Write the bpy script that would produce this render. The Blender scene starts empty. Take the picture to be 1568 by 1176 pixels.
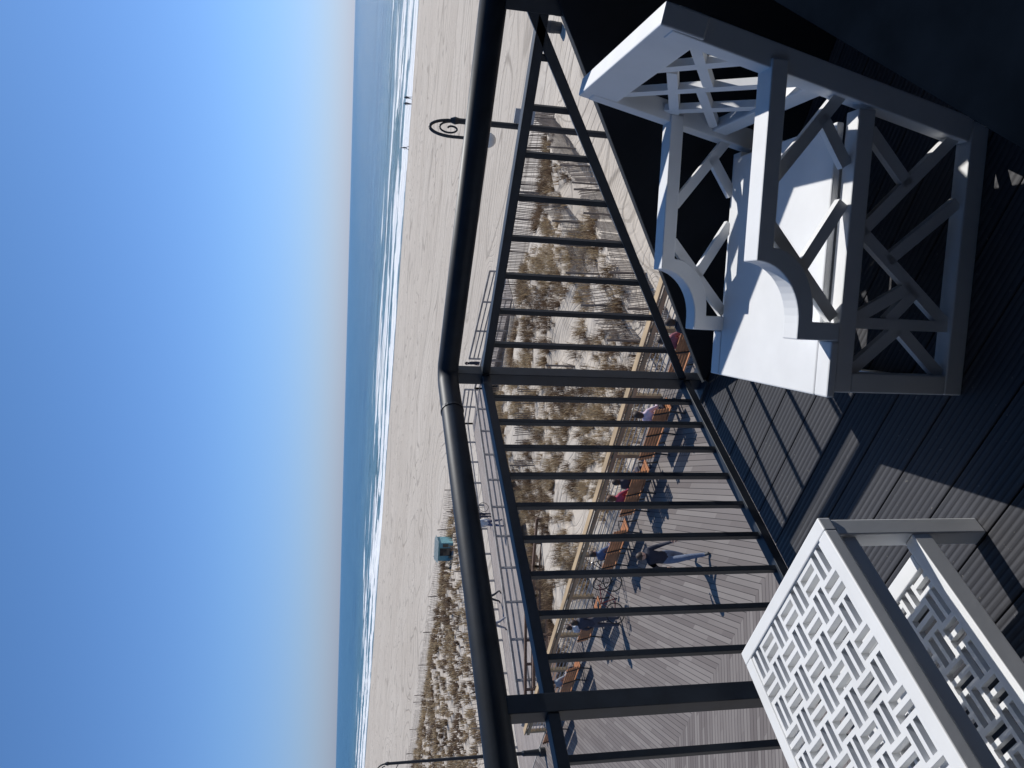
import bpy, math, random
import numpy as np
from mathutils import Vector, Matrix, noise as mn
random.seed(7); rng=np.random.default_rng(7)
S=bpy.context.scene
S.view_settings.view_transform='Standard'; S.view_settings.look='None'; S.view_settings.exposure=0
COL=S.collection
# ---------------------------------------------------------------- materials
class NT:
    def __init__(s,name):
        s.m=bpy.data.materials.new(name); s.m.use_nodes=True; s.n=s.m.node_tree.nodes; s.l=s.m.node_tree.links
        s.b=s.n['Principled BSDF']
    def node(s,t,**k):
        x=s.n.new(t)
        for a,v in k.items(): setattr(x,a,v)
        return x
    def put(s,sock,v):
        if isinstance(v,bpy.types.NodeSocket): s.l.new(v,sock)
        else: sock.default_value=v
    def math(s,op,a,b=None,c=None,clamp=False):
        x=s.node('ShaderNodeMath',operation=op); x.use_clamp=clamp
        s.put(x.inputs[0],a)
        if b is not None: s.put(x.inputs[1],b)
        if c is not None: s.put(x.inputs[2],c)
        return x.outputs[0]
    def mix(s,f,a,b,bt='MIX'):
        x=s.node('ShaderNodeMix',data_type='RGBA',blend_type=bt)
        s.put(x.inputs[0],f); s.put(x.inputs[6],a); s.put(x.inputs[7],b); return x.outputs[2]
    def pos(s):
        return s.node('ShaderNodeTexCoord').outputs['Object']
    def map(s,v,sc=(1,1,1),rot=(0,0,0)):
        x=s.node('ShaderNodeMapping'); s.l.new(v,x.inputs[0]); x.inputs['Scale'].default_value=sc; x.inputs['Rotation'].default_value=rot; return x.outputs[0]
    def noise(s,v,sc,det=4,rough=.55,dist=0):
        x=s.node('ShaderNodeTexNoise'); s.l.new(v,x.inputs['Vector']); x.inputs['Scale'].default_value=sc
        x.inputs['Detail'].default_value=det; x.inputs['Roughness'].default_value=rough; x.inputs['Distortion'].default_value=dist
        return x.outputs['Fac']
    def ramp(s,f,stops):
        x=s.node('ShaderNodeValToRGB'); s.l.new(f,x.inputs[0]); e=x.color_ramp.elements
        while len(e)<len(stops): e.new(.5)
        for i,(p,c) in enumerate(stops): e[i].position=p; e[i].color=(c if len(c)==4 else (*c,1))
        return x.outputs[0]
    def sstep(s,v,a,b):
        x=s.node('ShaderNodeMapRange',interpolation_type='SMOOTHSTEP'); s.put(x.inputs[0],v)
        x.inputs[1].default_value=a; x.inputs[2].default_value=b; return x.outputs[0]
    def bump(s,h,st=.3,d=.01):
        x=s.node('ShaderNodeBump'); s.l.new(h,x.inputs['Height']); x.inputs['Strength'].default_value=st; x.inputs['Distance'].default_value=d
        s.l.new(x.outputs[0],s.b.inputs['Normal'])
    def out(s,col=None,rough=None,metal=None,spec=None):
        if col is not None: s.put(s.b.inputs['Base Color'],col if isinstance(col,bpy.types.NodeSocket) or len(col)==4 else (*col,1))
        if rough is not None: s.put(s.b.inputs['Roughness'],rough)
        if metal is not None: s.put(s.b.inputs['Metallic'],metal)
        if spec is not None: s.b.inputs['Specular IOR Level'].default_value=spec
        return s.m
def mk(name,c,rough=.6,metal=0,var=.2,sc=6,bump=.15,bd=.004,spec=.5,stretch=(1,1,1)):
    t=NT(name); p=t.map(t.pos(),stretch); f=t.noise(p,sc,5)
    a=tuple(max(0,x*(1-var)) for x in c)+(1,); b=tuple(min(1,x*(1+var)) for x in c)+(1,)
    col=t.ramp(f,[(.3,a),(.7,b)])
    if bump: t.bump(t.noise(p,sc*6,3),bump,bd)
    return t.out(col,rough,metal,spec)
M_white=mk('white_paint',(.76,.77,.78),.45,var=.05,sc=7,bump=.12,bd=.002)
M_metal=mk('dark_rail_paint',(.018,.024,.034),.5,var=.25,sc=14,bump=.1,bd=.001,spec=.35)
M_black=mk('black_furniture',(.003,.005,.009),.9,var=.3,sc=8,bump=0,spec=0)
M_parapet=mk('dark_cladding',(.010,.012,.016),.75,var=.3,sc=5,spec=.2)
M_lamp=mk('lamp_iron',(.015,.017,.02),.5)
M_timber=mk('rail_timber',(.42,.30,.17),.7,var=.25,sc=3,stretch=(.3,1,1))
M_pipe=mk('steel_pipe',(.5,.5,.5),.4,metal=.7,var=.1)
M_bench=mk('bench_wood',(.42,.18,.075),.6,var=.25,sc=4)
M_iron=mk('bench_iron',(.03,.03,.03),.5)
M_grey=mk('weathered_wood',(.36,.33,.30),.8,var=.3,sc=3)
M_brown=mk('brown_wood',(.16,.10,.07),.8,var=.3,sc=3)
M_picket=mk('fence_picket',(.21,.17,.14),.85,var=.35,sc=2)
M_hut=mk('turquoise_paint',(.13,.29,.32),.7,var=.15,sc=2)
M_roof=mk('hut_roof',(.2,.25,.26),.7)
M_globe=mk('lamp_globe',(.7,.7,.66),.3,var=.05)
M_sign=mk('sign_grey',(.35,.36,.37),.5)
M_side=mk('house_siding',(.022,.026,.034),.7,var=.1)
M_glass=mk('dark_glass',(.02,.025,.03),.08,var=.1,bump=0)
M_tire=mk('tyre',(.02,.02,.02),.8)
M_bin=mk('bin_dark',(.03,.035,.04),.6)
M_skin=mk('skin',(.50,.31,.23),.55,var=.06)
M_shoe=mk('shoe',(.05,.05,.05),.6)
M_eye=mk('eye',(.03,.02,.02),.2,var=.05,bump=0)

def sand_mat():
    t=NT('sand'); p=t.pos()
    n1=t.noise(t.map(p,(.02,.06,1)),1,5,.6,.6)
    n2=t.noise(p,1.3,6,.65)
    sep=t.node('ShaderNodeSeparateXYZ'); t.l.new(p,sep.inputs[0]); X,Y=sep.outputs[0],sep.outputs[1]
    def contour(sx,sy,amp,lin,w):
        n=t.noise(t.map(p,(sx,sy,1)),1,1.2,.4,.3)
        v=t.math('ADD',t.math('MULTIPLY',n,amp),t.math('MULTIPLY',Y,lin)); fr=t.math('FRACT',v)
        d=t.math('ABSOLUTE',t.math('SUBTRACT',fr,.5)); return t.sstep(d,0,w)
    tr=contour(.035,.07,22,.12,.12); trb=contour(.02,.05,9,.07,.05)
    br=t.sstep(t.noise(t.map(p,(.08,.15,1)),1,3),.38,.58)
    tr=t.math('MAXIMUM',tr,t.math('MULTIPLY',br,.65)); tr=t.math('MULTIPLY',tr,t.math('MAXIMUM',trb,.3))
    tr2=contour(.12,.3,20,.5,.2)
    col=t.ramp(n1,[(.3,(.49,.43,.365)),(.7,(.59,.53,.46))])
    col=t.mix(t.math('MULTIPLY',t.math('SUBTRACT',1,n2),.35),col,(.34,.30,.25,1))
    col=t.mix(t.math('MULTIPLY',t.math('SUBTRACT',1,tr),.62),col,(.20,.17,.14,1))
    col=t.mix(t.math('MULTIPLY',t.math('SUBTRACT',1,tr2),.18),col,(.26,.22,.19,1))
    wet=t.sstep(t.math('ADD',Y,t.math('MULTIPLY',n1,20)),172,184)
    col=t.mix(t.math('MULTIPLY',wet,.75),col,(.16,.13,.11,1))
    h=t.math('ADD',t.math('MULTIPLY',tr,.5),t.math('ADD',t.math('MULTIPLY',n2,1.0),t.math('MULTIPLY',tr2,.3)))
    t.bump(h,.6,.12)
    return t.out(col,t.math('SUBTRACT',.95,t.math('MULTIPLY',wet,.55)),spec=.25)
M_sand=sand_mat()
def sea_mat():
    t=NT('sea_water'); p=t.pos()
    sep=t.node('ShaderNodeSeparateXYZ'); t.l.new(p,sep.inputs[0]); Y=sep.outputs[1]
    warp=t.noise(t.map(p,(.014,.02,1)),1,4,.6)
    yd=t.math('ADD',Y,t.math('MULTIPLY',t.math('SUBTRACT',warp,.5),40))
    fine=t.noise(t.map(p,(.12,.25,1)),1,6,.7)
    def band(c,w,th):
        d=t.math('ABSOLUTE',t.math('SUBTRACT',yd,c)); f=t.math('SUBTRACT',1,t.sstep(d,w*.3,w))
        return t.sstep(t.math('ADD',f,t.math('MULTIPLY',t.math('SUBTRACT',fine,.5),1.8)),th,th+.15)
    f=t.math('MAXIMUM',band(180,10,.30),band(198,9,.36))
    patch=t.noise(t.map(p,(.010,.004,1)),1,3); patch2=t.noise(t.map(p,(.014,.006,3)),1,3)
    f3=t.math('MULTIPLY',band(218,9,.38),t.sstep(patch,.36,.46))
    f4=t.math('MULTIPLY',band(244,9,.42),t.sstep(patch2,.44,.52))
    f5=t.math('MULTIPLY',band(278,8,.46),t.sstep(patch,.51,.58))
    f=t.math('MAXIMUM',t.math('MAXIMUM',f,f5),t.math('MAXIMUM',f3,f4))
    depth=t.sstep(Y,175,420)
    streak=t.noise(t.map(p,(.004,.02,1)),1,5,.6); chop=t.noise(t.map(p,(.012,.06,1)),1,6,.7)
    deep=t.mix(streak,(.02,.09,.17,1),(.05,.17,.27,1))
    deep=t.mix(t.math('MULTIPLY',t.sstep(chop,.5,.62),.6),deep,(.10,.22,.31,1))
    deep=t.mix(t.math('MULTIPLY',t.sstep(t.math('SUBTRACT',1,chop),.52,.64),.5),deep,(.012,.05,.10,1))
    col=t.mix(depth,(.10,.20,.23,1),deep)
    col=t.mix(f,col,(.84,.86,.87,1))
    h1=t.noise(t.map(p,(.10,.35,1)),1,6,.65); h2=t.noise(t.map(p,(.02,.06,1)),1,4,.6)
    t.bump(t.math('ADD',h1,t.math('MULTIPLY',h2,2)),t.math('SUBTRACT',1,t.math('MULTIPLY',f,.7)) if False else 1,2.0)
    return t.out(col,t.math('ADD',.3,t.math('MULTIPLY',f,.6)),spec=.3)
M_sea=sea_mat()
def plank_mat(name,chev,w,c0,c1,gapc=(.04,.035,.03),rough=.75,off=0):
    t=NT(name); p=t.pos(); sep=t.node('ShaderNodeSeparateXYZ'); t.l.new(p,sep.inputs[0]); X,Y=sep.outputs[0],sep.outputs[1]
    if chev:
        L=chev; Yo=t.math('ADD',Y,off); ph=t.math('PINGPONG',Yo,L); tt=t.math('ADD',X,ph); lane=t.math('FLOOR',t.math('DIVIDE',Yo,L)); wd=w*1.414
    else: tt=X; lane=t.math('FLOOR',t.math('DIVIDE',Y,3.0)); wd=w
    q=t.math('DIVIDE',tt,wd); fl=t.math('FLOOR',q); fr=t.math('FRACT',q)
    seg=t.math('FLOOR',t.math('ADD',t.math('DIVIDE',Y,1.7),t.math('MULTIPLY',t.math('FRACT',t.math('MULTIPLY',fl,.618)),1.0)))
    cv=t.node('ShaderNodeCombineXYZ'); t.l.new(fl,cv.inputs[0]); t.l.new(lane,cv.inputs[1]); t.l.new(seg,cv.inputs[2])
    wn=t.node('ShaderNodeTexWhiteNoise'); t.l.new(cv.outputs[0],wn.inputs['Vector'])
    col=t.mix(wn.outputs['Value'],(*c0,1),(*c1,1))
    st=t.noise(p,.5,4); col=t.mix(t.math('MULTIPLY',st,.4),col,(c0[0]*.6,c0[1]*.6,c0[2]*.6,1))
    g=t.math('MINIMUM',t.sstep(fr,.0,.10),t.sstep(t.math('SUBTRACT',1,fr),.0,.10))
    col=t.mix(g,(*gapc,1),col)
    t.bump(t.math('ADD',g,t.math('MULTIPLY',t.noise(p,20,3),.2)),.5,.01)
    return t.out(col,rough,spec=.3)
M_board=plank_mat('boardwalk_planks',7.5,.15,(.165,.14,.13),(.27,.24,.22),(.035,.03,.028),off=5)
M_walk=plank_mat('walkway_planks',0,.2,(.30,.26,.24),(.40,.35,.32))
def deck_mat():
    t=NT('deck_composite'); p=t.pos(); 
    gr=t.noise(t.map(p,(1.5,60,1)),1,3)
    sep=t.node('ShaderNodeSeparateXYZ'); t.l.new(p,sep.inputs[0]); Y=sep.outputs[1]
    cell=t.math('FLOOR',t.math('DIVIDE',Y,.14)); cv=t.node('ShaderNodeCombineXYZ'); t.l.new(cell,cv.inputs[0])
    wn=t.node('ShaderNodeTexWhiteNoise'); t.l.new(cv.outputs[0],wn.inputs['Vector'])
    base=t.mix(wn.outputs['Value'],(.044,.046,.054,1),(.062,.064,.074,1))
    dust=t.sstep(t.noise(p,2.5,6,.7),.45,.8); spk=t.sstep(t.noise(p,70,2,.6),.68,.74)
    rib=t.math('SINE',t.math('MULTIPLY',Y,2*math.pi/.0175))
    col=t.mix(t.math('MULTIPLY',gr,.4),base,(.03,.03,.036,1)); col=t.mix(t.math('MULTIPLY',dust,.3),col,(.13,.125,.12,1))
    col=t.mix(t.math('MULTIPLY',t.sstep(rib,.45,.95),.75),col,(.016,.016,.02,1)); col=t.mix(t.math('MULTIPLY',spk,.5),col,(.2,.19,.17,1))
    t.bump(t.math('ADD',t.math('MULTIPLY',rib,-.5),gr),.45,.003)
    return t.out(col,.65,spec=.3)
M_deck=deck_mat()
def grass_mat():
    t=NT('dune_grass_blades'); a=t.node('ShaderNodeAttribute',attribute_name='shade')
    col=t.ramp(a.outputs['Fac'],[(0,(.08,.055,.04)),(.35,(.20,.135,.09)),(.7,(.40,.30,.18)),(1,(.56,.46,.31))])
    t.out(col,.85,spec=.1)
    tr=t.node('ShaderNodeBsdfTranslucent'); t.l.new(col,tr.inputs[0]); mx=t.node('ShaderNodeMixShader'); mx.inputs[0].default_value=.4
    t.l.new(t.b.outputs[0],mx.inputs[1]); t.l.new(tr.outputs[0],mx.inputs[2]); t.l.new(mx.outputs[0],t.n['Material Output'].inputs[0])
    return t.m
M_grass=grass_mat()
# ---------------------------------------------------------------- mesh helpers
class MB:
    def __init__(s): s.v=[]; s.f=[]
    def quad8(s,P):
        b=len(s.v); s.v+= [tuple(p) for p in P]
        s.f+=[(b,b+3,b+2,b+1),(b+4,b+5,b+6,b+7),(b,b+1,b+5,b+4),(b+1,b+2,b+6,b+5),(b+2,b+3,b+7,b+6),(b+3,b,b+4,b+7)]
    def box(s,x0,x1,y0,y1,z0,z1):
        s.quad8([(x0,y0,z0),(x1,y0,z0),(x1,y1,z0),(x0,y1,z0),(x0,y0,z1),(x1,y0,z1),(x1,y1,z1),(x0,y1,z1)])
    def beam(s,p,q,w,h,up=(0,0,1)):
        p=Vector(p);q=Vector(q);d=(q-p).normalized();u=Vector(up)
        a=d.cross(u)
        if a.length<1e-4: a=d.cross(Vector((1,0,0)))
        a.normalize(); u=a.cross(d).normalized(); a=a*w/2;u=u*h/2
        s.quad8([p-a-u,p+a-u,q+a-u,q-a-u,p-a+u,p+a+u,q+a+u,q-a+u])
    def strip(s,outer,inner,y0,y1):
        n=len(outer); b=len(s.v)
        for (xa,za),(xc,zc) in zip(outer,inner): s.v+=[(xa,y0,za),(xc,y0,zc),(xc,y1,zc),(xa,y1,za)]
        for i in range(n-1):
            k=b+4*i
            for j in range(4): s.f.append((k+j,k+(j+1)%4,k+4+(j+1)%4,k+4+j))
        s.f.append((b+3,b+2,b+1,b)); e=b+4*(n-1); s.f.append((e,e+1,e+2,e+3))
    def cyl(s,p,q,r1,r2=None,n=12,cap=True):
        r2=r1 if r2 is None else r2
        p=Vector(p);q=Vector(q);d=(q-p).normalized(); a=d.orthogonal().normalized(); c=d.cross(a); b=len(s.v)
        for P,r in ((p,r1),(q,r2)):
            for i in range(n):
                t=2*math.pi*i/n; s.v.append(tuple(P+a*math.cos(t)*r+c*math.sin(t)*r))
        for i in range(n):
            j=(i+1)%n; s.f.append((b+i,b+j,b+n+j,b+n+i))
        if cap: s.f.append(tuple(b+i for i in range(n))[::-1]); s.f.append(tuple(b+n+i for i in range(n)))
    def tube(s,pts,r,n=8):
        rs=r if isinstance(r,(list,tuple)) else [r]*len(pts)
        pts=[Vector(p) for p in pts]; b=len(s.v); ref=None
        for k,p in enumerate(pts):
            d=(pts[min(k+1,len(pts)-1)]-pts[max(k-1,0)]).normalized()
            a=d.orthogonal().normalized() if ref is None else (ref-d*ref.dot(d)).normalized(); ref=a; c=d.cross(a)
            for i in range(n):
                t=2*math.pi*i/n; s.v.append(tuple(p+a*math.cos(t)*rs[k]+c*math.sin(t)*rs[k]))
        for k in range(len(pts)-1):
            for i in range(n):
                j=(i+1)%n; s.f.append((b+k*n+i,b+k*n+j,b+(k+1)*n+j,b+(k+1)*n+i))
        s.f.append(tuple(b+i for i in range(n))[::-1]); e=b+(len(pts)-1)*n; s.f.append(tuple(e+i for i in range(n)))
    def sph(s,c,r,nu=12,nv=8,sc=(1,1,1),v0=0,v1=1):
        b=len(s.v)
        for j in range(nv+1):
            ph=math.pi*(v0+(v1-v0)*j/nv)
            for i in range(nu):
                t=2*math.pi*i/nu; s.v.append((c[0]+r*sc[0]*math.sin(ph)*math.cos(t),c[1]+r*sc[1]*math.sin(ph)*math.sin(t),c[2]+r*sc[2]*math.cos(ph)))
        for j in range(nv):
            for i in range(nu):
                k=(i+1)%nu; s.f.append((b+j*nu+i,b+(j+1)*nu+i,b+(j+1)*nu+k,b+j*nu+k))
    def build(s,name,mat,parent=None,bevel=0,smooth=False,loc=None,rotz=0):
        me=bpy.data.meshes.new(name); me.from_pydata(s.v,[],s.f); me.materials.append(mat); me.update()
        if smooth:
            me.polygons.foreach_set('use_smooth',[True]*len(me.polygons))
        o=bpy.data.objects.new(name,me); COL.objects.link(o)
        if parent: o.parent=parent
        if loc is not None: o.location=loc
        o.rotation_euler[2]=rotz
        if bevel:
            m=o.modifiers.new('bevel','BEVEL'); m.width=bevel; m.segments=2; m.limit_method='ANGLE'
        return o
def empty(name,loc=(0,0,0),rotz=0):
    o=bpy.data.objects.new(name,None); COL.objects.link(o); o.location=loc; o.rotation_euler[2]=rotz; o.empty_display_size=.2; return o
# ---------------------------------------------------------------- levels
ZB=-7.9   # boardwalk
CAMH=1.405
# ---------------------------------------------------------------- terrain
def sm(v,a,b):
    t=min(1,max(0,(v-a)/(b-a))); return t*t*(3-2*t)
def th(x,y):
    if y<17.6: return -9.05
    z=-9.05 - .9*sm(y,60,150) - 1.6*sm(y,140,190) - 1.5*sm(y,185,215)
    m1=sm(x,-34,-31)*sm(-x,12.2,14)*sm(y,17.6,20)*sm(-y,-41,-38)
    m2=sm(-x,48,53)*sm(y,17.6,22)*sm(-y,-52,-47)
    n=mn.fractal(Vector((x*.13,y*.13,0)),1.0,2.0,4)
    n2=mn.noise(Vector((x*.6,y*.6,3)))
    z+=(m1+m2)*(.55+.55*n+.18*n2)
    z+=.05*mn.noise(Vector((x*.25,y*.35,9)))*sm(y,18,30)
    return z
def arange(a,b,s): return list(np.arange(a,b,s))
xs=[-30000,-9000,-3000,-1200,-700,-500,-400]+arange(-320,-160,10)+arange(-160,-42,1.5)+arange(-42,-6,.4)+arange(-6,20,2)+arange(20,120,10)+[150,250,500,1500,6000,30000]
ys=[-30000,-5000,-800,-100,-20,0,10,17.0,17.59]+arange(17.8,44,.4)+arange(44,60,1)+arange(60,200,3)+[205,215,230]
def gridmesh(name,xs,ys,fn,mat):
    nx,ny=len(xs),len(ys); v=[(x,y,fn(x,y)) for y in ys for x in xs]
    f=[(j*nx+i,j*nx+i+1,(j+1)*nx+i+1,(j+1)*nx+i) for j in range(ny-1) for i in range(nx-1)]
    me=bpy.data.meshes.new(name); me.from_pydata(v,[],f); me.materials.append(mat); me.polygons.foreach_set('use_smooth',[True]*len(f))
    o=bpy.data.objects.new(name,me); COL.objects.link(o); return o
gridmesh('beach_sand',xs,ys,th,M_sand)
def seah(x,y):
    if y>310: return -11.0
    w=10*mn.noise(Vector((x*.014,y*.012,0)))
    z=-11.0; f=sm(y,168,185)*(1-sm(y,270,310))
    for c,a,s in ((195,.6,3),(215,1.0,3.4),(242,.9,4),(276,.7,5)):
        am=a*(.55+.9*mn.noise(Vector((x*.02,c,1))))
        z+=f*max(0,am)*math.exp(-((y+w-c)/s)**2)
    return z+.08*f*mn.noise(Vector((x*.1,y*.4,0)))
xs2=[-40000,-12000,-4000,-1500,-900]+arange(-600,160,4)+[200,400,1000,4000,12000,40000]
ys2=arange(158,310,1.2)+[320,340,400,500,700,1000,1600,3000,6000,12000,25000,45000]
gridmesh('sea',xs2,ys2,seah,M_sea)
# ---------------------------------------------------------------- dune grass
def grass(name,regions,nclump,blades,hmin,hmax,wd,seed,thr):
    r=random.Random(seed); tri=[];sh=[]
    cnt=0; tries=0
    while cnt<nclump and tries<nclump*14:
        tries+=1
        x0,x1,y0,y1=r.choice(regions); x=r.uniform(x0,x1); y=r.uniform(y0,y1)
        d=mn.fractal(Vector((x*.42,y*.36,5)),1.0,2.0,4)
        if d+r.uniform(-.3,.3)<thr: continue
        cnt+=1; z=th(x,y)-.03
        kind=mn.noise(Vector((x*.22,y*.22,20)))+r.uniform(-.3,.3)
        base=.66 if kind>-.02 else .2
        sc=r.uniform(.45,1.25)
        for b in range(blades):
            a=r.uniform(0,6.283); rad=r.uniform(0,.2)*sc
            bx=x+math.cos(a)*rad; by=y+math.sin(a)*rad
            h=r.uniform(hmin,hmax)*sc; ln=r.uniform(.1,.65)*h
            a2=a+r.uniform(-.7,.7)
            tx=bx+math.cos(a2)*ln-.12*h; ty=by+math.sin(a2)*ln
            wa=r.uniform(0,6.283); wx=math.cos(wa)*wd/2; wy=math.sin(wa)*wd/2
            mx=bx+(tx-bx)*.35; my=by+(ty-by)*.35; mz=z+h*.62
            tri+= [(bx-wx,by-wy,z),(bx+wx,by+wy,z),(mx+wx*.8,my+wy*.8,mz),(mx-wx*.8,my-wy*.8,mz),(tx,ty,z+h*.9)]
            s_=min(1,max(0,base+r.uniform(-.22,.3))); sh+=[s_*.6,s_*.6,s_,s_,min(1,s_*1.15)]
    n=len(tri)//5
    f=[]
    for i in range(n):
        k=5*i; f.append((k,k+1,k+2,k+3)); f.append((k+3,k+2,k+4))
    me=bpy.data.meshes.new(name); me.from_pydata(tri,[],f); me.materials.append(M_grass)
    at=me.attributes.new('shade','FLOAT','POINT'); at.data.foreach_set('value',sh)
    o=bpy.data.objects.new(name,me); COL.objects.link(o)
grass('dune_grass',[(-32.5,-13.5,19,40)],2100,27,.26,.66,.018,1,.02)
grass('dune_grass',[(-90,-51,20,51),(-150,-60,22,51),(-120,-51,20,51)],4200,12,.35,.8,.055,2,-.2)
# ---------------------------------------------------------------- boardwalk
mb=MB(); mb.box(-400,120,2.5,17.5,ZB-.12,ZB); mb.build('boardwalk',M_board)
mb=MB()
for x in range(-120,60,4):
    for y in (4,10.5,17): mb.box(x-.15,x+.15,y-.15,y+.15,-9.3,ZB-.13)
mb.box(-400,120,17.503,17.56,ZB-.45,ZB+.02)
mb.build('boardwalk_pilings',M_grey)
def timber_rail(name,x0,x1,y):
    e=empty(name); a=MB(); n=int((x1-x0)/2.4); dx=(x1-x0)/n
    for i in range(n+1):
        x=x0+i*dx; a.box(x-.07,x+.07,y-.07,y+.07,ZB-.3,ZB+1.05)
    a.box(x0-.1,x1+.1,y-.13,y+.13,ZB+1.053,ZB+1.11)
    a.box(x0-.05,x1+.05,y-.165,y-.075,ZB+.88,ZB+1.0)
    a.build('timber_frame',M_timber,e)
    b=MB()
    for k in range(5):
        z=ZB+.14+k*.15; b.cyl((x0,y,z),(x1,y,z),.017,n=6)
    b.build('pipe_rails',M_pipe,e)
timber_rail('boardwalk_railing',-33.2,20,17.3)
timber_rail('boardwalk_railing',-120,-40.4,17.3)
# beach access walkway
def post_rail(name,pts,mat,h=1.05,step=2.2,rails=(1.0,.7,.4),ps=.1,parent=None):
    a=MB()
    for (p,q) in zip(pts[:-1],pts[1:]):
        p=Vector(p);q=Vector(q);L=(q-p).length;n=max(1,round(L/step))
        for i in range(n+1):
            c=p.lerp(q,i/n); a.box(c.x-ps/2,c.x+ps/2,c.y-ps/2,c.y+ps/2,c.z-.5,c.z+h)
        for r in rails:
            a.beam(p+Vector((0,0,r)),q+Vector((0,0,r)),.05,.09)
        a.beam(p+Vector((0,0,h+.02)),q+Vector((0,0,h+.02)),.15,.04)
    return a.build(name,mat,parent)
wk=empty('beach_walkway')
a=MB(); zE=-8.45
a.quad8([(-40,17.57,ZB-.15),(-33.5,17.57,ZB-.15),(-33.5,46,zE-.15),(-40,46,zE-.15),(-40,17.57,ZB-.01),(-33.5,17.57,ZB-.01),(-33.5,46,zE),(-40,46,zE)])
a.quad8([(-33.5,42.5,zE-.15),(-26,42.5,-9.15),(-26,46,-9.15),(-33.5,46,zE-.15),(-33.5,42.5,zE),(-26,42.5,-8.98),(-26,46,-8.98),(-33.5,46,zE)])
a.build('walkway_deck',M_walk,wk)
a=MB()
for y in range(19,46,3):
    for x in (-39.8,-36.7,-33.7): a.box(x-.12,x+.12,y-.12,y+.12,-9.6,-8.2-.017*y-.03)
a.build('walkway_piles',M_grey,wk)
post_rail('walkway_rail_west',[(-39.9,17.8,ZB),(-39.9,45.9,zE),(-36.5,45.9,zE)],M_grey,parent=wk)
post_rail('walkway_rail_east',[(-33.6,17.8,ZB),(-33.6,42.4,zE-.02),(-26.2,42.4,-9.0)],M_grey,parent=wk)
post_rail('ramp_rail_sea',[(-33.6,45.9,zE),(-26.2,45.9,-9.0)],M_grey,parent=wk)
st=empty('beach_access_stair')
a=MB(); n=9
for i in range(n):
    y=17.7+i*.75; z=ZB-.12*(i+1); a.box(-32.8,-30.6,y,y+.74,z-.1,z)
a.build('treads',M_brown,st)
post_rail('stair_rail_a',[(-32.85,17.8,ZB),(-32.85,24.3,-9.0),(-32.85,27,-9.0)],M_brown,step=1.3,parent=st)
post_rail('stair_rail_b',[(-30.5,17.8,ZB),(-30.5,24.3,-9.0),(-28.2,25.4,-9.0)],M_brown,step=1.3,parent=st)
# ---------------------------------------------------------------- sand fences
def slat_fence(name,pts,sp=.11,h=1.15,miss=.08):
    a=MB(); r=random.Random(len(name)+int(abs(pts[0][0])*10))
    for p,q in zip(pts[:-1],pts[1:]):
        p=Vector((*p,0));q=Vector((*q,0));L=(q-p).length;n=int(L/sp);d=(q-p)/L;nn=Vector((-d.y,d.x,0))
        ln=0
        for i in range(n):
            c=p+d*(i*sp); z=th(c.x,c.y); ln=.18*math.sin(i*.07)+.1*math.sin(i*.023)
            if i%22==0:
                a.cyl((c.x,c.y,z-.2),(c.x+nn.x*ln*.3,c.y+nn.y*ln*.3,z+h+.2),.045,n=6); 
            if r.random()<miss: continue
            hh=h*r.uniform(.9,1.03)
            a.beam((c.x,c.y,z-.05),(c.x+nn.x*ln+d.x*r.uniform(-.03,.03),c.y+nn.y*ln,z+hh),.012,.042,up=tuple(d))
        for k in (.3,.6,.9):
            m=int(L/1.0)
            for i in range(m):
                c=p+d*i; c2=p+d*(i+1)
                a.cyl((c.x,c.y,th(c.x,c.y)+k),(c2.x,c2.y,th(c2.x,c2.y)+k),.006,n=3,cap=False)
    a.build(name,M_picket)
slat_fence('sand_fence',[(-12.9,18.5),(-12.7,30),(-13.2,40.5),(-22,41),(-32.5,40.6)],sp=.10)
slat_fence('sand_fence',[(-14.4,21),(-14.9,33),(-17,38.5)],miss=.3)
slat_fence('sand_fence',[(-20,27),(-24,31),(-29,29.5)],miss=.4)
slat_fence('sand_fence',[(-50,20),(-50.5,49),(-62,51),(-90,51.5),(-150,53)],sp=.3)
# ---------------------------------------------------------------- hut, bins
e=empty('lifeguard_hut',(-55.5,46.5,-9.0),.5)
a=MB(); a.box(-.85,.85,-.8,.8,.25,1.9); a.build('cabin',M_hut,e,.02)
a=MB(); a.quad8([(-1.0,-.95,1.91),(1.0,-.95,1.91),(1.0,.95,1.91),(-1.0,.95,1.91),(-.95,-.1,2.15),(.95,-.1,2.15),(.95,.1,2.15),(-.95,.1,2.15)]); a.build('roof',M_roof,e)
a=MB(); a.box(-.35,.35,-.83,-.804,.3,1.75); a.box(.45,.75,-.83,-.804,1.0,1.5); a.build('door_and_window',M_glass,e)
a=MB(); a.box(-.9,-.65,-.8,.8,-.2,.24); a.box(.65,.9,-.8,.8,-.2,.24); a.build('skids',M_grey,e)
for (x,y) in ((-9.6,42.3),(-8.6,41.6)):
    e=empty('trash_barrel',(x,y,th(x,y))); a=MB(); a.tube([(0,0,-.1),(0,0,.3),(0,0,.32),(0,0,.6),(0,0,.62),(0,0,.9)],[.28,.29,.305,.305,.29,.29],14); a.build('drum',M_bin,e,smooth=False)
    a=MB(); a.tube([(.29*math.cos(t),.29*math.sin(t),.9) for t in np.linspace(0,2*math.pi,17)],.02,6); a.build('rim',M_bin,e)
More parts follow.
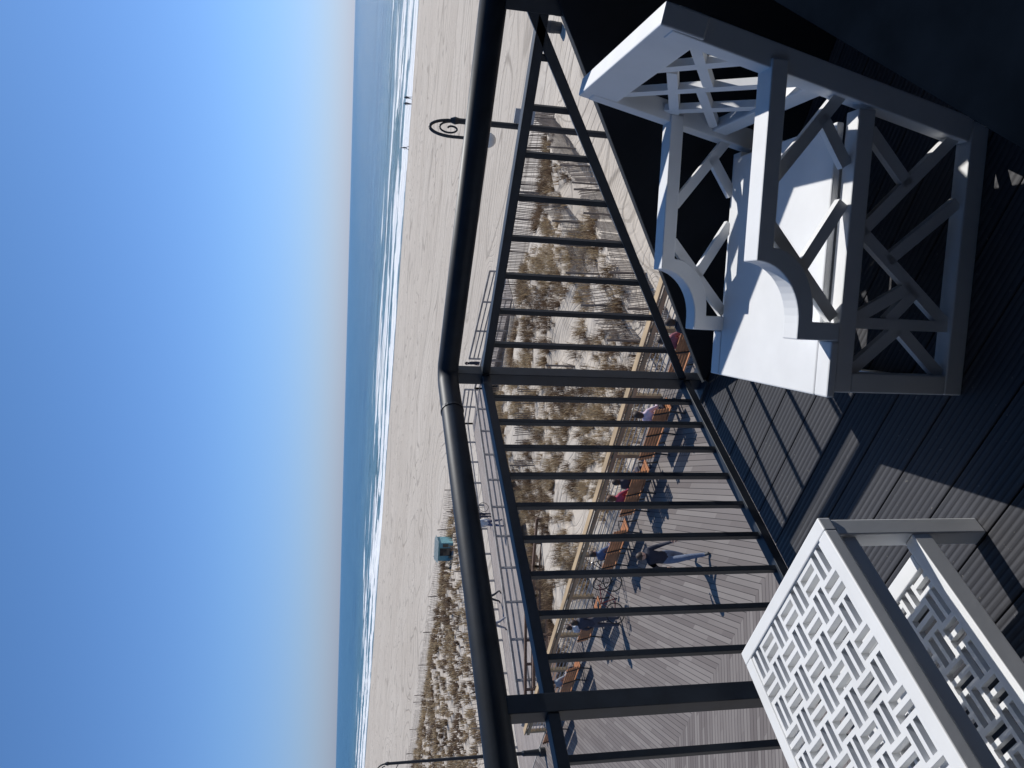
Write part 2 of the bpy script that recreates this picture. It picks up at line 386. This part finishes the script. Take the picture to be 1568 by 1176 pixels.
# ---------------------------------------------------------------- lamps
def lamp(name,x,y,sign,rr=.2):
    e=empty(name,(x,y,ZB)); a=MB()
    a.tube([(0,0,0),(0,0,.25),(0,0,.3),(0,0,.9),(0,0,1.0),(0,0,1.1),(0,0,4),(0,0,7.0),(0,0,7.1),(0,0,7.2)],[.2,.2,.15,.12,.13,.085,.075,.062,.085,.05],12)
    dx,dy=-.62,-.78
    arc=[]
    for i in range(15):
        t=math.pi*i/14; arc.append((dx*(rr-rr*math.cos(t)),dy*(rr-rr*math.cos(t)),7.15+.5*math.sin(t)))
    hx,hy=dx*2*rr,dy*2*rr
    arc.append((hx,hy,6.75)); a.tube(arc,.035,8)
    sc=[]
    for i in range(22):
        t=i*.36; r_=(1-i/26); sc.append((dx*(rr-.8*rr*r_*math.cos(t)),dy*(rr-.8*rr*r_*math.cos(t)),7.2+.28*r_*math.sin(t)))
    a.tube(sc,.022,6)
    a.tube([(0,0,6.6),(hx*.5,hy*.5,6.85),(hx,hy,6.9)],.018,6)
    a.tube([(hx,hy,6.8),(hx,hy,6.72),(hx,hy,6.68),(hx,hy,6.52),(hx,hy,6.47)],[.03,.04,.1,.19,.2],12)
    a.build('pole_and_scroll',M_lamp,e,smooth=False)
    a=MB(); a.sph((hx,hy,6.38),.17,12,8,(1,1,1.1)); a.build('globe',M_globe,e,smooth=True)
    if sign:
        a=MB(); a.box(.08,.40,-.02,.02,5.35,5.8); a.box(.0,.08,-.012,.012,5.4,5.43); a.box(.0,.08,-.012,.012,5.72,5.75); a.build('sign_panel',M_sign,e)
lamp('street_lamp',-6.0,17.0,True); lamp('street_lamp',-34.4,16.9,False,.45); lamp('street_lamp',-64,17.0,False,.45)
# ---------------------------------------------------------------- benches
def bench(x,y=15.9):
    e=empty('park_bench',(x,y,ZB)); a=MB()
    for i in range(5): a.box(-.95,.95,-.2+i*.095,-.2+i*.095+.08,.43,.46)
    for i in range(5):
        z=.52+i*.09; yy=-.24-.02*i; a.box(-.95,.95,yy-.015,yy+.015,z,z+.075)
    a.build('slats',M_bench,e,.004)
    a=MB()
    for xx in (-.8,0,.8):
        a.tube([(xx,.28,0),(xx,.24,.25),(xx,.24,.41)],.025,6); a.tube([(xx,-.26,0),(xx,-.2,.41),(xx,-.27,.6),(xx,-.36,.98)],.025,6); a.beam((xx,-.22,.415),(xx,.27,.415),.05,.025)
        if xx: a.tube([(xx,-.28,.66),(xx,.1,.67),(xx,.26,.62),(xx,.24,.42)],.02,6)
    a.build('iron_frame',M_iron,e)
for x in (-7.2,-11.0,-13.9,-16.3,-18.9,-22.9,-26.5,-30.1,-45,-50): bench(x)
# ---------------------------------------------------------------- people
def cloth(c): return mk('cloth',c,.85,var=.15,sc=12,bump=.3,bd=.01)
def person(loc,heading,pose,top,bottom,hair=(.05,.03,.02),s=1.0,stride=.22,longhair=False):
    e=empty('person',loc,heading); e.scale=(s,s,s)
    J={};
    if pose=='sit':
        pz=.56; J['pel']=(0,0,pz); J['sp']=(0,-.04,pz+.2); J['ch']=(0,-.05,pz+.42); J['nk']=(0,-.03,pz+.58); J['hb']=(0,0,pz+.67); J['ht']=(0,.01,pz+.79)
        for sd,k in ((-1,'L'),(1,'R')):
            J['h'+k]=(sd*.1,.03,pz-.02); J['k'+k]=(sd*.12,.46,pz-.02); J['a'+k]=(sd*.12,.46,.09); J['t'+k]=(sd*.13,.62,.04)
            J['s'+k]=(sd*.18,-.05,pz+.48); J['e'+k]=(sd*.24,.05,pz+.2); J['w'+k]=(sd*.12,.27,pz+.12); J['m'+k]=(sd*.09,.34,pz+.1)
    else:
        st=stride if pose=='walk' else .03; bend=.05 if pose=='walk' else 0
        J['pel']=(0,0,.93); J['sp']=(0,.01,1.12); J['ch']=(0,.02+bend*.5,1.33); J['nk']=(0,.03+bend,1.48); J['hb']=(0,.05+bend,1.57); J['ht']=(0,.06+bend,1.69)
        for sd,k in ((-1,'L'),(1,'R')):
            f=st*sd
            J['h'+k]=(sd*.1,0,.90); J['k'+k]=(sd*.1,f*.75+.04,.49); J['a'+k]=(sd*.1,f*1.5-(.05 if sd<0 and pose=='walk' else 0),.09+(.06 if sd<0 and pose=='walk' else 0)); J['t'+k]=(sd*.12,f*1.5+.15,.035)
            J['s'+k]=(sd*.18,.02+bend,1.41); J['e'+k]=(sd*.24,-f*.6+.0,1.14); J['w'+k]=(sd*.23,-f*1.1+.12,.93); J['m'+k]=(sd*.22,-f*1.2+.15,.86)
    R=dict(pel=.135,sp=.12,ch=.145,nk=.055,hb=.085,ht=.085)
    for k in 'LR': R.update({'h'+k:.095,'k'+k:.068,'a'+k:.045,'t'+k:.037,'s'+k:.07,'e'+k:.05,'w'+k:.032,'m'+k:.036})
    E=[('pel','sp'),('sp','ch'),('ch','nk'),('nk','hb'),('hb','ht')]
    for k in 'LR': E+=[('pel','h'+k),('h'+k,'k'+k),('k'+k,'a'+k),('a'+k,'t'+k),('ch','s'+k),('s'+k,'e'+k),('e'+k,'w'+k),('w'+k,'m'+k)]
    names=list(J); idx={n:i for i,n in enumerate(names)}
    me=bpy.data.meshes.new('b'); me.from_pydata([J[n] for n in names],[(idx[a],idx[b]) for a,b in E],[])
    o=bpy.data.objects.new('tmp',me); COL.objects.link(o); o.modifiers.new('s','SKIN')
    for n in names:
        d=me.skin_vertices[0].data[idx[n]]; q=1.12; d.radius=(R[n]*q,R[n]*q*(.85 if n in('pel','sp','ch') else 1)); d.use_root=(n=='pel')
    sb=o.modifiers.new('u','SUBSURF'); sb.levels=2
    dg=bpy.context.evaluated_depsgraph_get(); me2=bpy.data.meshes.new_from_object(o.evaluated_get(dg))
    bpy.data.objects.remove(o)
    me2.materials.clear()
    for m in (cloth(top),cloth(bottom),M_skin,M_shoe): me2.materials.append(m)
    def mi(a,b):
        if a in('nk','hb') : return 2
        if a[0]=='w' and a!='w': return 2
        if a[0]=='a': return 3
        if b[0] in 'hka' and b[-1] in 'LR' and b!='ht': return 1
        return 0
    segs=[(Vector(J[a]),Vector(J[b]),mi(a,b),R[a]) for a,b in E]
    for p in me2.polygons:
        c=p.center; best=9; bm=0
        for A,B,m,rr in segs:
            ab=B-A; t=max(0,min(1,(c-A).dot(ab)/ab.length_squared)); d=(c-(A+ab*t)).length-rr*.6
            if d<best: best=d;bm=m
        p.material_index=bm; p.use_smooth=True
    ob=bpy.data.objects.new('body',me2); COL.objects.link(ob); ob.parent=e
    h=Vector(J['hb']).lerp(Vector(J['ht']),.45)
    a=MB(); a.sph((h.x,h.y-.015,h.z+.022),.108,14,8,(.95,1.05,1.12),0,.52)
    if longhair: a.sph((h.x,h.y-.055,h.z-.04),.095,12,8,(1,.7,1.7))
    a.sph((h.x,h.y-.045,h.z-.01),.093,12,8,(1,.85,1.1)); a.build('hair',mk('hair',hair,.6),e,smooth=True)
    a=MB(); a.sph((h.x,h.y+.095,h.z-.01),.017,8,6,(.8,1.1,1.5)); 
    for sd in(-1,1): a.sph((h.x+sd*.092,h.y,h.z-.01),.024,8,6,(.4,.8,1.3))
    for k in 'LR':
        w=Vector(J['w'+k]); m=Vector(J['m'+k]); d=(m-w).normalized(); sx=Vector((0,1,0)) if pose!='sit' else Vector((1,0,0))
        sx=(sx-d*sx.dot(d)).normalized()
        for i,L in enumerate((.062,.072,.068,.052)):
            b0=m+sx*(i-1.5)*.018+d*.02; n_=d.cross(sx)*(1 if k=='R' else -1)
            a.tube([b0,b0+d*L*.5,b0+d*L*.9+n_*L*.3],[.009,.008,.006],6)
        b0=w+d*.03+sx*.03; a.tube([b0,b0+sx*.025+d*.02,b0+sx*.03+d*.05],[.011,.01,.007],6)
    a.build('nose_ears_fingers',M_skin,e,smooth=True)
    a=MB()
    for sd in(-1,1): a.sph((h.x+sd*.034,h.y+.083,h.z+.012),.011,8,6)
    a.build('eyes',M_eye,e,smooth=True)
    a=MB(); a.sph((h.x,h.y+.086,h.z-.045),.02,8,6,(1.2,.4,.35)); a.build('mouth',mk('lips',(.35,.12,.1),.5),e,smooth=True)
    return e
P=math.pi
person((-15.3,12.4,ZB),-1.9,'walk',(.03,.03,.045),(.16,.19,.26),s=1.05,stride=.26)
person((-13.35,15.85,ZB),0,'sit',(.66,.52,.58),(.05,.05,.07),longhair=True)
person((-16.0,15.85,ZB),0,'sit',(.05,.04,.05),(.05,.05,.08))
person((-16.7,15.85,ZB),.1,'sit',(.40,.06,.10),(.04,.04,.05),longhair=True,hair=(.12,.06,.03))
person((-10.8,15.85,ZB),0,'sit',(.30,.10,.12),(.05,.05,.05))
person((-9.7,15.0,ZB),.6,'stand',(.04,.04,.05),(.05,.06,.1))
person((-19.3,15.85,ZB),0,'sit',(.08,.12,.22),(.05,.05,.05))
person((-23.3,15.85,ZB),0,'sit',(.6,.6,.6),(.05,.05,.06))
person((-21.7,14.9,ZB),.5,'stand',(.05,.05,.07),(.08,.08,.1))
person((-26.8,15.85,ZB),0,'sit',(.25,.27,.3),(.04,.04,.06))
person((-35.2,31.4,-8.17),.6,'walk',(.6,.57,.55),(.10,.12,.2))
person((-38.6,28.6,-8.11),2.2,'walk',(.03,.03,.04),(.04,.04,.05))
person((-38.0,26.3,-8.07),2.2,'walk',(.60,.42,.45),(.3,.3,.32),longhair=True)
person((-38.0,34.6,-8.22),1.2,'stand',(.04,.05,.08),(.05,.05,.07))
person((-32.5,43.9,-8.53),2.4,'stand',(.03,.03,.04),(.04,.04,.06))
for (x,y,h) in((-54.4,165,0),(-55.8,165.5,.5),(-64.7,164,2)): person((x,y,th(x,y)),h,'walk',(.04,.05,.07),(.05,.05,.07))
# bicycles
def bicycle(loc,rz,c):
    e=empty('bicycle',loc,rz); e.rotation_euler[0]=.08
    a=MB()
    for x in(-.52,.52): a.tube([(x+.33*math.cos(t),0,.35+.33*math.sin(t)) for t in np.linspace(0,2*P,25)],.02,6)
    a.build('tyres',M_tire,e)
    a=MB()
    for x in(-.52,.52):
        for k in range(10):
            t=k*P/5; a.cyl((x,0,.35),(x+.32*math.cos(t),0,.35+.32*math.sin(t)),.003,n=3)
    a.cyl((.42,0,.85),(.52,0,.35),.014,n=6)
    a.tube([(.40,-.28,1.0),(.36,-.2,1.03),(.41,0,.98),(.36,.2,1.03),(.40,.28,1.0)],.012,6); a.cyl((-.06,-.12,.3),(-.06,.12,.3),.03,n=8)
    a.build('spokes_fork_handlebar',M_iron,e)
    a=MB(); 
    for p,q in(((.41,0,.9),(-.05,0,.3)),((.40,0,.82),(-.2,0,.8)),((-.05,0,.3),(-.22,0,.9)),((-.05,0,.3),(-.52,0,.35)),((-.2,0,.78),(-.52,0,.35))): a.cyl(p,q,.017,n=8)
    a.build('frame',mk('bike_paint',c,.3),e)
    a=MB(); a.sph((-.24,0,.93),.12,10,6,(1.1,.6,.3)); a.build('saddle',M_iron,e,smooth=True)
bicycle((-21.0,16.5,ZB),.2,(.05,.05,.06)); bicycle((-20.9,15.3,ZB),1.0,(.2,.03,.03)); bicycle((-38.7,35.3,-8.24),1.3,(.05,.05,.06))
# ---------------------------------------------------------------- balcony deck
CX,CY=-1.79,2.34
dk=empty('balcony_deck')
a=MB(); y=CY+.04
while y>-1.75:
    a.box(CX-.06,4.0,y-.1365,y,-.03,0); y-=.14
a.build('deck_boards',M_deck,dk,.002)
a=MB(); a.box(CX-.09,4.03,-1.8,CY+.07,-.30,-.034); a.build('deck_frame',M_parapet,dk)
def ztop(x): return .075+(x-CX)*.65
def prism(a,poly,y0,y1):
    n=len(poly); b=len(a.v); a.v+=[(x,y0,z) for x,z in poly]+[(x,y1,z) for x,z in poly]
    a.f.append(tuple(b+i for i in range(n))); a.f.append(tuple(b+n+i for i in range(n))[::-1])
    for i in range(n):
        j=(i+1)%n; a.f.append((b+j,b+i,b+n+i,b+n+j))
g=.085; x1=.25
a=MB()
prism(a,[(CX+.04,.002),(4.0,.002),(4.0,ztop(x1)-g),(x1,ztop(x1)-g),(CX+.04,.0262-.01)],CY-.05,CY+.06)
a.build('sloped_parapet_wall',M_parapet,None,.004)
# house (behind / below camera), plus an unseen slab and side wall added to cut skylight
e=empty('beach_house')
a=MB(); a.box(-1.2,9,-10,1.4,-9.2,-.302); a.box(-1.85,9,-10,-1.82,-.3,3.4); a.box(1.15,1.3,-1.79,2.25,.01,2.59); a.build('walls_and_shade_wall',M_side,e)  # last box: added wall out of view, blocks sky light from the right
a=MB(); a.box(-1.9,4.1,-1.8,1.15,2.6,2.85); a.build('unseen_shade_slab',M_side,e)  # added overhead, out of view, to darken the sky light on the chair
a=MB()
for zz in (-7.3,-4.2):
    for xx in (-.6,1.6,3.8): a.box(xx,xx+1.1,1.403,1.43,zz,zz+1.6)
a.box(-.9,.9,-1.818,-1.80,.02,2.15); a.build('windows',M_glass,e)
# ---------------------------------------------------------------- railing
rl=empty('balcony_railing')
a=MB(); zt=1.03
a.tube([(CX,-1.7,zt),(CX,CY-.06,zt),(CX+.012,CY-.018,zt),(CX+.045,CY,zt),(-.43,CY,zt)],.039,20)
a.build('top_tube',M_metal,rl,smooth=True)
a=MB(); a.cyl((CX,2.12,zt),(CX,2.13,zt),.042,n=20); a.cyl((CX,.2,zt),(CX,.21,zt),.042,n=20); a.build('tube_joint',M_metal,rl,smooth=False)
a=MB(); ps=.05
posts=[CY-1.35*i for i in range(4)]
for i,y in enumerate(posts):
    if i: a.box(CX-ps/2,CX+ps/2,y-ps/2,y+ps/2,0.001,zt-.03); a.box(CX-.06,CX+.06,y-.06,y+.06,.0,.012)
a.box(CX-ps/2,CX+ps/2,CY-ps/2,CY+ps/2,.001,zt-.03); a.box(CX-.06,CX+.05,CY-.07,CY+.05,.0,.014)
xp=-.47; a.box(xp-ps/2,xp+ps/2,CY-ps/2,CY+ps/2,ztop(xp)-g-.05,zt-.03)
for i in range(3):
    y0,y1=posts[i+1]+ps/2,posts[i]-ps/2
    a.box(CX-.02,CX+.02,y0,y1,.872,.902); a.box(CX-.02,CX+.02,y0,y1,.06,.09)
a.box(CX+ps/2,xp-ps/2,CY-.02,CY+.02,.872,.902)
a.beam((CX+.02,CY,ztop(CX+.02)),(xp-.02,CY,ztop(xp-.02)),.04,.03)
a.build('posts_and_rails',M_metal,rl,.002)
a=MB()
for i in range(3):
    for k in range(1,10):
        y=posts[i]-1.35*k/10; a.box(CX-.009,CX+.009,y-.009,y+.009,.089,.873)
for k in range(1,9):
    x=CX+(xp-CX)*k/9; z=ztop(x)+.012
    if z<.87: a.box(x-.009,x+.009,CY-.009,CY+.009,z,.873)
a.build('balusters',M_metal,rl,.0015)
# ---------------------------------------------------------------- lattice armchair
def chair():
    e=empty('lattice_armchair',(-.967,1.237,0),math.radians(32))
    W=.57; D=.62; zs=.336; za=.55; ZT=.768
    a=MB(); fr=.045
    def backx(z): return .585+ (z/.785)*.165
    for y in(.0225,W-.0225):
        a.box(0,D,y-fr/2,y+fr/2,.0,.045)
        a.box(0,fr,y-fr/2+.001,y+fr/2-.001,.0455,.29)
        a.box(0,D-.0,y-fr/2,y+fr/2,.2905,.332)
        a.beam((backx(.02)+.01,y,.046),(backx(ZT)+.01,y,ZT),.047,.055,up=(1,0,0))
        prof=[(.115,.337),(.115,.44),(.15,.44)]
        for i in range(1,12):
            t=i/12*P/2; prof.append((.15+.13*math.sin(t),.44+.11*(1-math.cos(t))))
        prof+=[(.28,.55),(.70,.55)]
        inner=[(.155,.337),(.155,.405),(.17,.405)]
        for i in range(1,12):
            t=i/12*P/2; inner.append((.17+.14*math.sin(t),.405+.107*(1-math.cos(t))))
        inner+=[(.31,.512),(.70,.512)]
        a.strip(prof,inner,y-.03,y+.03)
    a.build('side_frames',M_white,e,.003)
    a=MB(); w=.027
    def L(x0,z0,x1,z1,y): a.beam((x0,y,z0),(x1,y,z1),.018,w)
    for y in(.0225,W-.0225):
        a.box(.145,.170,y-.01,y+.01,.045,.29)
        L(.045,.05,.15,.17,y);L(.045,.288,.15,.17,y)
        L(.165,.05,.36,.288,y);L(.165,.20,.235,.135,y);L(.30,.215,.44,.05,y)
        L(.36,.288,.60,.06,y);L(.47,.18,.58,.288,y);L(.165,.288,.245,.15,y)
        L(.165,.34,.36,.512,y);L(.27,.43,.42,.34,y);L(.66,.36,.46,.512,y);L(.50,.34,.60,.41,y)
    a.build('side_lattice',M_white,e)
    a=MB()
    a.box(-.012,.60,.047,W-.047,.333,.352)
    a.box(-.012,.113,-.004,.046,.333,.352); a.box(-.012,.113,W-.046,W+.004,.333,.352)
    a.build('seat',M_white,e,.004)
    a=MB(); a.box(.003,.025,.046,W-.046,.23,.332); a.box(.003,.03,.046,W-.046,.0,.045); a.build('front_apron',M_white,e,.002)
    a=MB()
    def bp(y,z,off=0): return Vector((backx(z)+.01+off,y,z))
    a.beam(bp(-.005,.748),bp(W+.005,.748),.10,.05,up=(1,0,-.2)); a.beam(bp(.046,.40),bp(W-.046,.40),.045,.035,up=(1,0,-.2))
    a.build('back_rails',M_white,e,.004)
    a=MB()
    def B(y0,z0,y1,z1): a.beam(bp(y0,z0),bp(y1,z1),.026,.018,up=(1,0,-.2))
    y0,y1,z0,z1=.05,W-.05,.42,.705; ym=(y0+y1)/2; zm=(z0+z1)/2
    B(y0,z0,y1,z1);B(y0,zm,ym,z1);B(ym,z0,y1,zm);B(y0,z1,ym-.02,zm);B(y1,z0,ym+.02,zm);B(ym-.03,zm+.1,y1,z0+.12)
    a.build('back_lattice',M_white,e)
chair()
# ---------------------------------------------------------------- fretwork table
def table():
    X0,X1,Y0,Y1=-1.66,-1.15,-.15,1.03
    e=empty('fretwork_coffee_table'); zt=.40
    def fret(name,x0,x1,y0,y1,z0,z1):
        a=MB(); nx=max(1,round((x1-x0)/.066)); ny=max(1,round((y1-y0)/.066)); cx=(x1-x0)/nx; cy=(y1-y0)/ny
        iv=((0,.16),(.42,.58),(.84,1.0))
        for i in range(nx):
            for j in range(ny):
                for k0,k1 in iv:
                    if (i+j)%2: a.box(x0+i*cx,x0+(i+1)*cx,y0+(j+k0)*cy,y0+(j+k1)*cy,z0,z1)
                    else: a.box(x0+(i+k0)*cx,x0+(i+k1)*cx,y0+j*cy,y0+(j+1)*cy,z0,z1)
        a.build(name,M_white,e)
    f=.035
    fret('top_fretwork',X0+f,X1-f,Y0+f,Y1-f,zt-.022,zt-.004)
    fret('shelf_fretwork',X0+f,X1-f,Y0+f+.02,Y1-f-.05,.165,.180)
    a=MB()
    a.box(X0,X1,Y0,Y0+f,zt-.03,zt);a.box(X0,X1,Y1-f,Y1,zt-.03,zt);a.box(X0,X0+f,Y0+f,Y1-f,zt-.03,zt);a.box(X1-f,X1,Y0+f,Y1-f,zt-.03,zt)
    a.build('top_frame',M_white,e,.003)
    a=MB(); q=.012
    a.box(X0+q,X1-q,Y0+q,Y0+q+.02,zt-.075,zt-.042);a.box(X0+q,X1-q,Y1-q-.02,Y1-q,zt-.075,zt-.042)
    a.box(X0+q,X0+q+.02,Y0+q+.021,Y1-q-.021,zt-.075,zt-.042);a.box(X1-q-.02,X1-q,Y0+q+.021,Y1-q-.021,zt-.075,zt-.042)
    a.box(X0+q+.004,X1-q-.004,Y0+q+.004,Y0+q+.018,zt-.041,zt-.031);a.box(X0+q+.004,X1-q-.004,Y1-q-.018,Y1-q-.004,zt-.041,zt-.031)
    for yy in(Y0+.02,Y1-.07-.035): a.box(X0+.045,X1-.045,yy,yy+.035,.15,.186)
    a.box(X0+.005,X0+.04,Y0+.046,Y1-.046,.145,.19); a.box(X1-.04,X1-.005,Y0+.046,Y1-.046,.145,.19)
    a.build('aprons_and_shelf_rails',M_white,e,.002)
    a=MB()
    for x in(X0+.003,X1-.045-.003+.003):
        for y in(Y0+.003,Y1-.045): a.box(x,x+.042,y,y+.042,0,zt-.0315)
    a.build('legs',M_white,e,.003)
table()
# ---------------------------------------------------------------- black dining table
e=empty('black_patio_table')
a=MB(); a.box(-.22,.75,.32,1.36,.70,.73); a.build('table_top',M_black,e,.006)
a=MB()
for x in(-.16,.69):
    for y in(.38,1.30): a.box(x-.025,x+.025,y-.025,y+.025,0,.70)
a.box(-.16,.69,.37,.39,.62,.70);a.box(-.16,.69,1.29,1.31,.62,.70);a.box(-.17,-.15,.38,1.30,.62,.70)
a.build('legs_and_aprons',M_black,e)
# ---------------------------------------------------------------- light & camera
el=math.radians(47); az=math.radians(7)
sd=Vector((math.sin(az)*math.cos(el),math.cos(az)*math.cos(el),math.sin(el)))
L=bpy.data.lights.new('sun','SUN'); L.energy=4.4; L.angle=math.radians(.5); L.color=(1,.965,.91)
lo=bpy.data.objects.new('sun',L); COL.objects.link(lo); lo.rotation_euler=sd.to_track_quat('Z','Y').to_euler()
w=bpy.data.worlds.new('World'); S.world=w; w.use_nodes=True; nt=w.node_tree
N=nt.nodes; LK=nt.links
sk=N.new('ShaderNodeTexSky'); sk.sky_type='NISHITA'; sk.sun_disc=False; sk.sun_elevation=el; sk.sun_rotation=az
sk.air_density=1.0; sk.dust_density=.3; sk.ozone_density=3.0
# colour tint multiplied over the sky: makes the low band cooler than plain Nishita
tc=N.new('ShaderNodeTexCoord'); sp=N.new('ShaderNodeSeparateXYZ'); LK.new(tc.outputs['Generated'],sp.inputs[0])
rp=N.new('ShaderNodeValToRGB'); LK.new(sp.outputs[2],rp.inputs[0]); e_=rp.color_ramp.elements
e_[0].position=0; e_[0].color=(.45,.575,1.0,1); e_[1].position=.5; e_[1].color=(.42,.62,.78,1)
x_=e_.new(.12); x_.color=(.46,.64,.96,1)
mx=N.new('ShaderNodeMix'); mx.data_type='RGBA'; mx.blend_type='MULTIPLY'; mx.inputs[0].default_value=1
LK.new(sk.outputs[0],mx.inputs[6]); LK.new(rp.outputs[0],mx.inputs[7])
LK.new(mx.outputs[2],N['Background'].inputs[0]); N['Background'].inputs[1].default_value=.12
yaw=math.radians(38); pitch=math.radians(12); rho=math.radians(1.46)
F=Vector((-math.sin(yaw)*math.cos(pitch),math.cos(yaw)*math.cos(pitch),-math.sin(pitch)))
R0=Vector((math.cos(yaw),math.sin(yaw),0)); U0=R0.cross(F)
s_,c_=math.sin(rho),math.cos(rho)
cx=s_*R0-c_*U0; cy=c_*R0+s_*U0; cz=-F
cam=bpy.data.cameras.new('camera'); cam.lens=36*1200/1568; cam.sensor_width=36; cam.clip_start=.05; cam.clip_end=100000
co=bpy.data.objects.new('camera',cam); COL.objects.link(co)
m=Matrix(((cx.x,cy.x,cz.x,0),(cx.y,cy.y,cz.y,0),(cx.z,cy.z,cz.z,CAMH),(0,0,0,1))); co.matrix_world=m
S.camera=co
